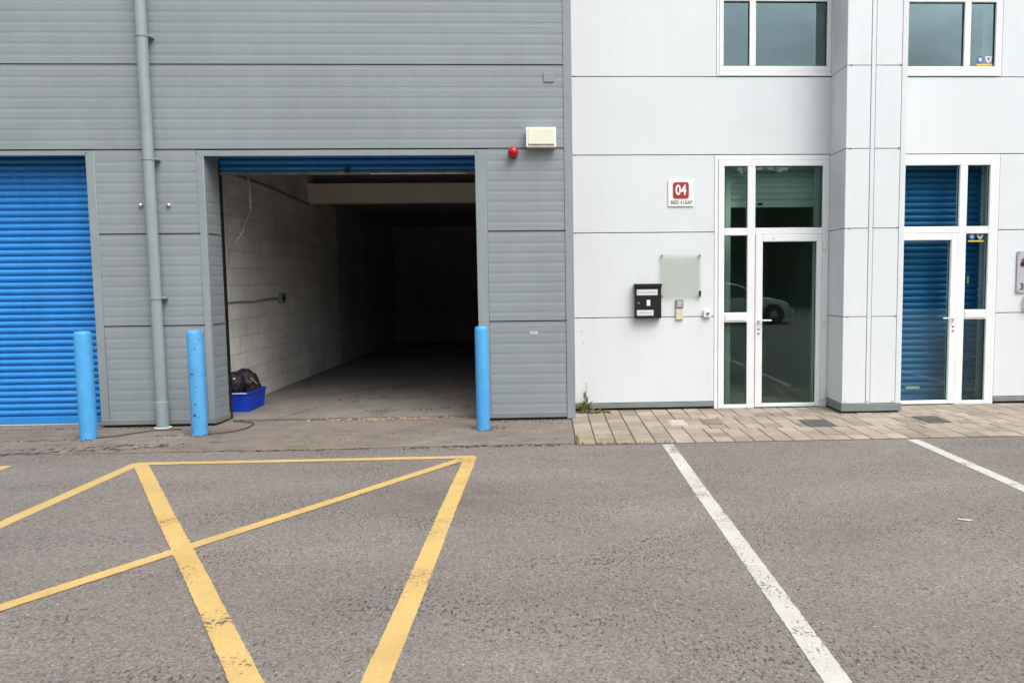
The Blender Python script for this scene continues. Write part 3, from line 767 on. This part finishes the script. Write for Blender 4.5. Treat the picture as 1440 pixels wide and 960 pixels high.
ss = empty('company_sign', (6.0, YW, 1.6), 'silver sign plate with red and orange emblem at the right edge', 'sign')
MB().box(5.748, 6.25, YW - .022, YW - .010, 1.382, 1.893, .002).build('plate', 'signgrey', ss)
for x, z in ((5.768, 1.873), (6.23, 1.873), (5.768, 1.402), (6.23, 1.402)): MB().lathe([(.011, 0), (.011, .028)], (x, YW, z), 'y', 12).build('standoff', 'greyplastic', ss)
b = MB().lathe([(.026, 0), (.034, .0), (.034, .003), (.026, .003)], (5.818, YW - .0222, 1.735), 'y', 22); b.lathe([(.012, 0), (.012, .003)], (5.818, YW - .0222, 1.735), 'y', 12)
b.box(5.80, 5.83, YW - .0255, YW - .0225, 1.765, 1.80); b.build('emblem', 'ink', ss)
MB().rings([[(5.80, yy, 1.766), (5.88, yy, 1.766), (5.87, yy, 1.81), (5.85, yy, 1.80), (5.845, yy, 1.865), (5.83, yy, 1.81)] for yy in (YW - .0258, YW - .0285)]).build('emblem_flame', 'signred', ss)
MB().rings([[(5.835, yy, 1.772), (5.90, yy, 1.772), (5.875, yy, 1.84), (5.85, yy, 1.80)] for yy in (YW - .0288, YW - .0305)]).build('emblem_flame', 'orange', ss)
text('3', .115, 5.812, YW - .0228, 1.455, 'numerals', 'ink', ss, .95, .003)
MB().box(5.845, 5.868, YW - .0235, YW - .0222, 1.418, 1.428).build('numerals', 'ink', ss)
bb = empty('bell_box', (5.90, YW, 1.18), 'pale box on the wall under the silver sign at the right edge', 'box')
MB().box(5.845, 5.97, YW - .05, YW, 1.178, 1.34, .006).build('body', 'upvc', bb)
MB().box(5.862, 5.953, YW - .055, YW - .0505, 1.20, 1.245, .002).build('button_plate', 'greyplastic', bb)

def stickers(x, z, label, where):
    o = empty('window_sticker', (x, YW + .027, z), label, 'sticker', 'warning stickers on the glass')
    yy = YW + .0285
    MB().lathe([(.043, 0), (.043, .001)], (x - .052, yy, z + .025), 'y', 20).build('blue_disc', 'sticker_blue', o)
    MB().lathe([(.024, .0012), (.024, .002)], (x - .052, yy, z + .025), 'y', 14).build('pictogram', 'paper', o)
    MB().rings([[(x + .005, q, z + .065), (x + .095, q, z + .065), (x + .085, q, z + .012), (x + .05, q, z - .02), (x + .015, q, z + .012)] for q in (yy, yy - .001)]).build('white_shield', 'paper', o)
    MB().rings([[(x + .035, q, z + .048), (x + .065, q, z + .048), (x + .05, q, z + .008)] for q in (yy - .0012, yy - .002)]).build('pictogram', 'ink', o)
    MB().box(x - .095, x + .100, yy - .001, yy, z - .045, z - .026).build('yellow_strip', 'sticker_yellow', o)
stickers(5.245, 2.058, 'warning sticker with yellow strip at the top of the right door sidelight', 0)
stickers(5.285, 4.165, 'warning sticker with yellow strip in the corner of the right upper window', 0)

# covers set in the paving
def cover(name, pts, mat, label, cat, lift=.015, rib=False):
    cx = sum(p[0] for p in pts) / 4; cy = sum(p[1] for p in pts) / 4
    o = empty(name, (cx, cy, 0), label, cat)
    x0, x1 = min(p[0] for p in pts), max(p[0] for p in pts); y0, y1 = min(p[1] for p in pts), max(p[1] for p in pts)
    MB().box(x0, x1, y0, y1, -.01, lift, .002).build('frame', mat, o)
    c = MB().box(x0 + .018, x1 - .018, y0 + .018, y1 - .018, lift + .0005, lift + .004, .001)
    if rib:
        n = 6
        for i in range(n): xx = x0 + .03 + (x1 - x0 - .06) * i / (n - 1); c.box(xx - .006, xx + .006, y0 + .03, y1 - .03, lift + .0045, lift + .008)
    c.build('lid', mat, o)
    return o
cover('drain_cover', [(2.755, 8.00), (3.065, 8.41)], 'iron', 'dark iron drain cover in the paving before the left door', 'drain cover', rib=True) if 0 else None
cover('drain_cover', [(2.755, 8.00), (3.065, 8.00), (3.065, 8.41), (2.755, 8.41)], 'iron', 'dark iron drain cover in the paving before the left glazed door', 'drain cover', rib=True)
cover('drain_cover', [(4.09, 8.07), (4.38, 8.07), (4.38, 8.49), (4.09, 8.49)], 'iron', 'dark iron drain cover in the paving right of the white pillar', 'drain cover', rib=True)
cover('access_cover', [(1.675, 8.24), (1.905, 8.24), (1.905, 8.57), (1.675, 8.57)], 'brown_cover', 'rusty brown access cover in the paving left of the glazed door', 'access cover')
cover('access_cover', [(1.31, 8.20), (1.50, 8.20), (1.50, 8.54), (1.31, 8.54)], 'palecover', 'small pale access cover in the paving below the mailbox', 'access cover')

# blue crate with black bags just inside the open bay
cr = empty('crate', (-3.90, 9.92, 0), 'blue plastic crate on the floor just inside the open bay', 'crate')
def crate_box(mb, x0, x1, y0, y1, z0, z1, t, flare):
    o = [(x0, y0), (x1, y0), (x1, y1), (x0, y1)]
    def ring(d, z): return [(x0 - d, y0 - d, z), (x1 + d, y0 - d, z), (x1 + d, y1 + d, z), (x0 - d, y1 + d, z)]
    mb.rings([ring(0, z0), ring(flare, z1), ring(flare - t, z1), ring(-t, z0 + t)], cap=True)
b = MB(); crate_box(b, -4.055, -3.745, 9.66, 10.17, .012, .245, .008, .022)
for i in range(6): b.box(-3.742, -3.728, 9.71 + i * .08, 9.716 + i * .08, .04, .21)
for i in range(4): b.box(-4.02 + i * .08, -4.014 + i * .08, 9.648, 9.660, .04, .21)
b.build('tub', 'crate', cr)
b = MB()
for xa, xb, ya, yb in ((-4.085, -3.715, 9.628, 9.650), (-4.085, -3.715, 10.185, 10.207), (-3.737, -3.708, 9.652, 10.183), (-4.088, -4.07, 9.652, 10.183)): b.box(xa, xb, ya, yb, .228, .256, .004)
b.build('rim', 'crate', cr)
MB().box(-4.02, -3.755, 9.622, 9.6275, .236, .250).build('handle_tape', 'paper', cr)
def blob(name, c, r, seed, mat, label, lean):
    rnd = random.Random(seed); bm = bmesh.new(); bmesh.ops.create_icosphere(bm, subdivisions=4, radius=1)
    ph = [(rnd.uniform(-1, 1), rnd.uniform(-1, 1), rnd.uniform(-1, 1), rnd.uniform(2, 7), rnd.uniform(0, 6)) for _ in range(16)]
    for v in bm.verts:
        n = v.co.normalized(); w = 1
        for a, b_, c_, f, p in ph: w += .040 * abs(math.sin(f * (a * n.x + b_ * n.y + c_ * n.z) * 1.6 + p)) - .02
        q = Vector((n.x * r[0], n.y * r[1], n.z * r[2])) * w
        q.x += lean * q.z
        if q.z < -.6 * r[2]: q.z = -.6 * r[2]
        v.co = q + Vector(c)
    m = MB(); m.bm.free(); m.bm = bm
    o = empty(name, (c[0], c[1], c[2] - r[2] * .6), label, 'bag')
    m.build('sack', mat, o, True)
    h = MB(); pts = [(c[0] + lean * r[2] * .9 + .05 * math.cos(a), c[1] - r[1] * .5, c[2] + r[2] * .78 + .045 * math.sin(a)) for a in [R(t) for t in range(-10, 200, 15)]]
    h.tube(pts, .008, 8).build('strap', mat, o, True)
    return o
b1 = blob('bag', (-3.965, 9.80, .325), (.115, .12, .16), 3, 'bag', 'black bag with grey buckles heaped at the front of the blue crate', .05)
bk = MB(); bk.box(-3.93, -3.905, 9.672, 9.684, .41, .435, .003); bk.box(-3.99, -3.97, 9.672, 9.684, .35, .375, .003); bk.build('buckle', 'paper', b1)
b2_ = blob('bag', (-3.875, 10.02, .325), (.125, .13, .17), 9, 'bag', 'black bag leaning over the rear of the blue crate', -.25)
MB().tube([(-3.80, 9.90, .40), (-3.775, 9.93, .36), (-3.75, 9.97, .32)], .010, 8).build('piping', 'rust', b2_)

# socket box and its cable on the bay's left wall, and a rope hanging inside
so = empty('socket_box', (-4.088, 11.95, 1.36), 'small dark socket box on the white block wall inside the bay', 'socket')
MB().box(-4.088, -4.03, 11.84, 12.02, 1.30, 1.45, .006).build('box', 'greyplastic', so)
MB().box(-4.03, -4.022, 11.88, 11.98, 1.34, 1.41, .003).build('cover', 'black', so)
MB().tube([(-4.075, 11.84, 1.37), (-4.075, 11.4, 1.375), (-4.078, 10.9, 1.345), (-4.078, 10.3, 1.36), (-4.078, 9.3, 1.35)], .011, 8).build('cable', 'greyplastic', so, True)
tag(MB().tube([(-3.62, 9.6, 2.95), (-3.60, 9.62, 2.75), (-3.62, 9.66, 2.5), (-3.72, 9.68, 2.25), (-3.84, 9.7, 2.08)], [.009, .010, .010, .011, .008], 8).build('rope', 'rope', None, True, loc=(-3.62, 9.6, 2.95)), 'pale frayed rope hanging inside the top of the open bay', 'rope')
tag(MB().tube([(-4.07, 9.7, 3.02), (-4.065, 11.5, 3.0), (-4.07, 13.45, 2.93)], .022, 8).build('conduit', 'greyplastic', None, True, loc=(-4.07, 9.7, 3.0)), 'thin dark conduit sloping along the inner block wall to the beam', 'conduit')

# weeds at the corner of the two walls
def leaf(b, base, ang, L, w, rise, droop):
    d = Vector((math.cos(ang), math.sin(ang), 0)); sdir = Vector((-d.y, d.x, 0)); pr = None
    for i in range(6):
        u = i / 5; p = Vector(base) + d * (L * u * (1 - .2 * rise)) + Vector((0, 0, L * (rise * u - droop * u * u)))
        ww = w * math.sin(math.pi * min(.98, .12 + .86 * u)); cur = (p - sdir * ww + Vector((0, 0, ww * .4)), p + Vector(), p + sdir * ww + Vector((0, 0, ww * .4)))
        if pr: b.quad(pr[0], cur[0], cur[1], pr[1]); b.quad(pr[1], cur[1], cur[2], pr[2])
        pr = cur
wd = empty('weed', (.40, 9.13, .012), 'tall green weed with a thin stalk where grey and white walls meet', 'weed')
b = MB()
for i in range(34):
    leaf(b, (.40 + random.gauss(0, .035), 9.12 + random.gauss(0, .03), .012 + random.uniform(0, .07)), random.uniform(0, 6.3), random.uniform(.06, .13), random.uniform(.010, .02), random.uniform(.4, 1.5), random.uniform(.2, .8))
for i in range(12):
    leaf(b, (.415 + random.gauss(0, .01), 9.13, .05 + i * .013), random.uniform(0, 6.3), random.uniform(.05, .08), .010, 1.5, .3)
b.build('leaves', 'leaf', wd)
b = MB().tube([(.42, 9.13, .012), (.425, 9.135, .2), (.435, 9.14, .37)], [.006, .004, .002], 6)
for i in range(7): leaf(b, (.43, 9.138, .24 + i * .018), random.uniform(0, 6.3), .025, .004, 1.2, .2)
b.build('stalk', 'dryleaf', wd)
w2 = empty('weed', (.56, 9.16, .012), 'low sprawling weed with yellowing leaves along the white wall base', 'weed')
b = MB()
for i in range(22): leaf(b, (.54 + random.gauss(0, .07), 9.14 + random.gauss(0, .02), .014), random.uniform(0, 6.3), random.uniform(.06, .13), .013, random.uniform(.2, .6), random.uniform(.2, .5))
b.build('leaves', 'leaf', w2)
b = MB()
for i in range(9): leaf(b, (.62 + random.gauss(0, .06), 9.10 + random.gauss(0, .02), .016), random.uniform(0, 6.3), random.uniform(.07, .14), .014, random.uniform(.1, .4), .3)
b.build('dry_leaves', 'dryleaf', w2)
b = MB()
for i in range(150):
    if random.random() < .6: x, y = .25 + abs(random.gauss(0, .01)), random.uniform(7.37, 7.75)
    else: x, y = random.uniform(.25, 1.2), 7.372 + abs(random.gauss(0, .006))
    leaf(b, (x, y, .008), random.uniform(0, 6.3), random.uniform(.012, .035), .004, random.uniform(.5, 1.6), .3)
tag(b.build('grass_tufts', 'leaf'), 'tiny moss and grass growing in the paving edge joints', 'grass', kind='stuff')
tag(MB().tube([(2.665, 4.845, .007), (2.70, 4.82, .009), (2.745, 4.81, .007)], .005, 6).build('litter_stick', 'paper', None, loc=(2.70, 4.83, 0)), 'short white stick lying on the asphalt between the white lines', 'litter')

# ------------------------------------------------------------------ behind the camera: what the door glass mirrors
def car(nose, yc):
    c = empty('parked_car', (nose - 2.2, yc, 0), 'white saloon car mirrored in the glass of the left door', 'car')
    x0 = nose - 4.4
    def interp(tab, x):
        for (a, va), (b, vb) in zip(tab, tab[1:]):
            if x <= b: return va + (vb - va) * (x - a) / (b - a)
        return tab[-1][1]
    top = [(0, .72), (.12, .90), (.9, .98), (2.9, .95), (3.5, .90), (4.0, .80), (4.28, .66), (4.4, .48)]
    hw = [(0, .62), (.2, .80), (.9, .88), (3.5, .88), (4.05, .80), (4.3, .64), (4.4, .50)]
    rings = []
    for i in range(45):
        x = 4.4 * i / 44; t, w = interp(top, x), interp(hw, x)
        half = [(w * .86, .20), (w * .98, .30), (w, .48), (w * .985, t - .16), (w * .93, t - .05), (w * .70, t), (0, t + .015)]
        ring = [(x0 + x, yc + a, z) for a, z in half] + [(x0 + x, yc - a, z) for a, z in reversed(half[:-1])]
        rings.append(ring)
    MB().rings(rings).build('body', 'carpaint', c, True)
    gt = [(.65, .96), (1.15, 1.36), (1.5, 1.42), (2.2, 1.41), (2.5, 1.33), (3.15, .93)]
    rings = []
    for i in range(26):
        x = .65 + 2.5 * i / 25; z = interp(gt, x); k = max(0, (z - .95) / .47)
        half = [(.80, .90), (.80 - .20 * k, z - .02), (.60 - .2 * k, z + .004), (0, z + .012)]
        rings.append([(x0 + x, yc + a, zz) for a, zz in half] + [(x0 + x, yc - a, zz) for a, zz in reversed(half[:-1])])
    MB().rings(rings).build('windows', 'carglass', c, True)
    b = MB(); rings = []
    for i in range(12):
        x = 1.2 + 1.15 * i / 11; z = interp(gt, x) + .008
        half = [(.62, z - .03), (.55, z + .002), (.35, z + .012), (0, z + .016)]
        rings.append([(x0 + x, yc + a, zz) for a, zz in half] + [(x0 + x, yc - a, zz) for a, zz in reversed(half[:-1])])
    b.rings(rings)
    for sy in (-1, 1):
        b.tube([(x0 + 2.36, yc + sy * .60, 1.37), (x0 + 3.12, yc + sy * .79, .95)], .03, 8); b.tube([(x0 + 1.2, yc + sy * .62, 1.36), (x0 + .7, yc + sy * .79, .96)], .05, 8)
        b.tube([(x0 + 1.95, yc + sy * .625, 1.38), (x0 + 1.98, yc + sy * .81, .95)], .025, 8)
    b.build('roof', 'carpaint', c, True)
    for wx in (.85, 3.55):
        for sy in (-1, 1):
            cy = yc + sy * .80
            ah = MB().lathe([(.365, 0), (.365, .02), (.32, .021)], (x0 + wx, yc + sy * .872 + (.01 if sy < 0 else .01), .335), 'y', 28); ah.build('wheel_arch', 'black', c)
            w = MB().lathe([(.20, -.10), (.30, -.105), (.325, -.08), (.325, .08), (.30, .105), (.20, .10)], (x0 + wx, cy, .325), 'y', 32).build('wheel', 'tyre', c, True)
            r_ = MB().lathe([(.20, -.095), (.05, -.105), (.05, .105), (.20, .095)], (x0 + wx, cy, .325), 'y', 20)
            for k in range(5):
                a = k * math.tau / 5; r_.tube([(x0 + wx, cy + sy * .104, .325), (x0 + wx + .2 * math.cos(a), cy + sy * .104, .325 + .2 * math.sin(a))], .022, 6)
            r_.build('rim', 'steel', w)
    for sy in (-1, 1):
        MB().box(x0 + 4.12, x0 + 4.30, yc + sy * .70 - .07, yc + sy * .70 + .07, .58, .68, .02).build('headlight', 'carglass', c)
        MB().box(x0 + 2.75, x0 + 2.93, yc + sy * .93 - .06, yc + sy * .93 + .06, .96, 1.07, .02).build('mirror', 'carpaint', c)
    MB().box(x0 + 4.36, x0 + 4.42, yc - .35, yc + .35, .42, .56, .01).build('grille', 'black', c)
    for sy in (-1, 1): MB().box(x0 + .0, x0 + .06, yc + sy * .6 - .12, yc + sy * .6 + .12, .66, .80, .01).build('tail_light', 'red', c)
    return c
car(8.6, -8.6)

rnd = random.Random(5)
def hedge_top(x): return 8.7 + .7 * math.sin(x * .35) + .5 * math.sin(x * .9 + 1) + .25 * math.sin(x * 2.3)
core = []
for i in range(160):
    x = -40 + i * .55; h_ = hedge_top(x) - .5
    core.append([(x, -22.4 + rnd.gauss(0, .15), -.05), (x, -22.2 + rnd.gauss(0, .25), h_ * .4), (x, -22.4 + rnd.gauss(0, .25), h_ * .8), (x, -23 + rnd.gauss(0, .1), h_ + rnd.gauss(0, .12)), (x, -24, h_ * .7), (x, -24, -.05)])
b = MB().rings(core)
for i in range(30000):
    x = rnd.uniform(-30, 40); z = rnd.uniform(0, 1) ** .8 * (hedge_top(x) + .1); y = -22.1 + rnd.gauss(0, .35)
    s_ = rnd.uniform(.06, .17); n = Vector((rnd.gauss(0, 1), rnd.gauss(0, 1), rnd.gauss(0, 1))).normalized(); u = n.orthogonal().normalized() * s_; v = n.cross(u).normalized() * s_ * .6
    p = Vector((x, y, z)); b.quad(p - u, p - v, p + u, p + v)
tag(b.build('hedge', 'hedge'), 'dark dense hedge across the car park, seen mirrored in the door glass', 'hedge', kind='stuff')

# ------------------------------------------------------------------ light, sky, camera
SUN_EL = 54          # overcast: a wide soft sun high behind the camera's right shoulder
w = bpy.data.worlds.new('World'); SC.world = w; w.use_nodes = True
t = NT(w.node_tree); bg = w.node_tree.nodes['Background']
sky = t.add('ShaderNodeTexSky'); sky.sky_type = 'NISHITA'; sky.sun_disc = False
sky.sun_elevation = R(SUN_EL); sky.air_density = 1.0; sky.dust_density = 3.5; sky.ozone_density = 1.0
hs = t.add('ShaderNodeHueSaturation'); hs.inputs['Saturation'].default_value = .38; t.link(sky.outputs[0], hs.inputs['Color'])
tc = t.add('ShaderNodeTexCoord')
cl = t.ramp(t.noise(2.6, 6, .6, vec=tc.outputs['Generated'], stretch=(1, 1, 2.2)), .34, .66, .66, 1.36)
sz = t.add('ShaderNodeSeparateXYZ'); t.link(tc.outputs['Generated'], sz.inputs[0])
zen = t.ramp(sz.outputs['Z'], 0, 1, .80, 1.62)          # an overcast sky is brightest overhead
t.link(t.scale_col(hs.outputs[0], t.math('MULTIPLY', cl, zen)), bg.inputs['Color']); bg.inputs['Strength'].default_value = .13

sd = bpy.data.lights.new('sun', 'SUN'); sd.energy = 1.35; sd.angle = R(45); sd.color = (1, .96, .90)
so_ = bpy.data.objects.new('sun', sd); COL.objects.link(so_)
az = R(-55)                       # direction towards the sun, measured from +X in the ground plane
dirv = Vector((math.cos(R(SUN_EL)) * math.cos(az), math.cos(R(SUN_EL)) * math.sin(az), math.sin(R(SUN_EL))))
so_.rotation_euler = dirv.to_track_quat('Z', 'Y').to_euler(); so_.location = dirv * 40
sky.sun_rotation = math.atan2(dirv.x, dirv.y)

cd = bpy.data.cameras.new('camera'); cd.sensor_width = 36; cd.lens = 1083.2 / 1440 * 36
cd.shift_x = (720 - 819.6) / 1440; cd.clip_start = .05; cd.clip_end = 600
cam = bpy.data.objects.new('camera', cd); COL.objects.link(cam); SC.camera = cam
yaw, pitch, roll = .0434587, .0797615, -.0106465
fw = Vector((math.sin(yaw) * math.cos(pitch), math.cos(yaw) * math.cos(pitch), -math.sin(pitch)))
r0 = Vector((math.cos(yaw), -math.sin(yaw), 0)); u0 = r0.cross(fw)
rr = r0 * math.cos(roll) + u0 * math.sin(roll); uu = -r0 * math.sin(roll) + u0 * math.cos(roll)
mt = Matrix((rr, uu, -fw)).transposed().to_4x4(); mt.translation = Vector((0, 0, 1.6))
cam.matrix_world = mt

SC.render.engine = 'CYCLES'
SC.cycles.max_bounces = 10; SC.cycles.diffuse_bounces = 5; SC.cycles.transparent_max_bounces = 12
SC.cycles.use_denoising = True
SC.view_settings.view_transform = 'Standard'; SC.view_settings.look = 'None'; SC.view_settings.gamma = 1
SC.view_settings.exposure = .6
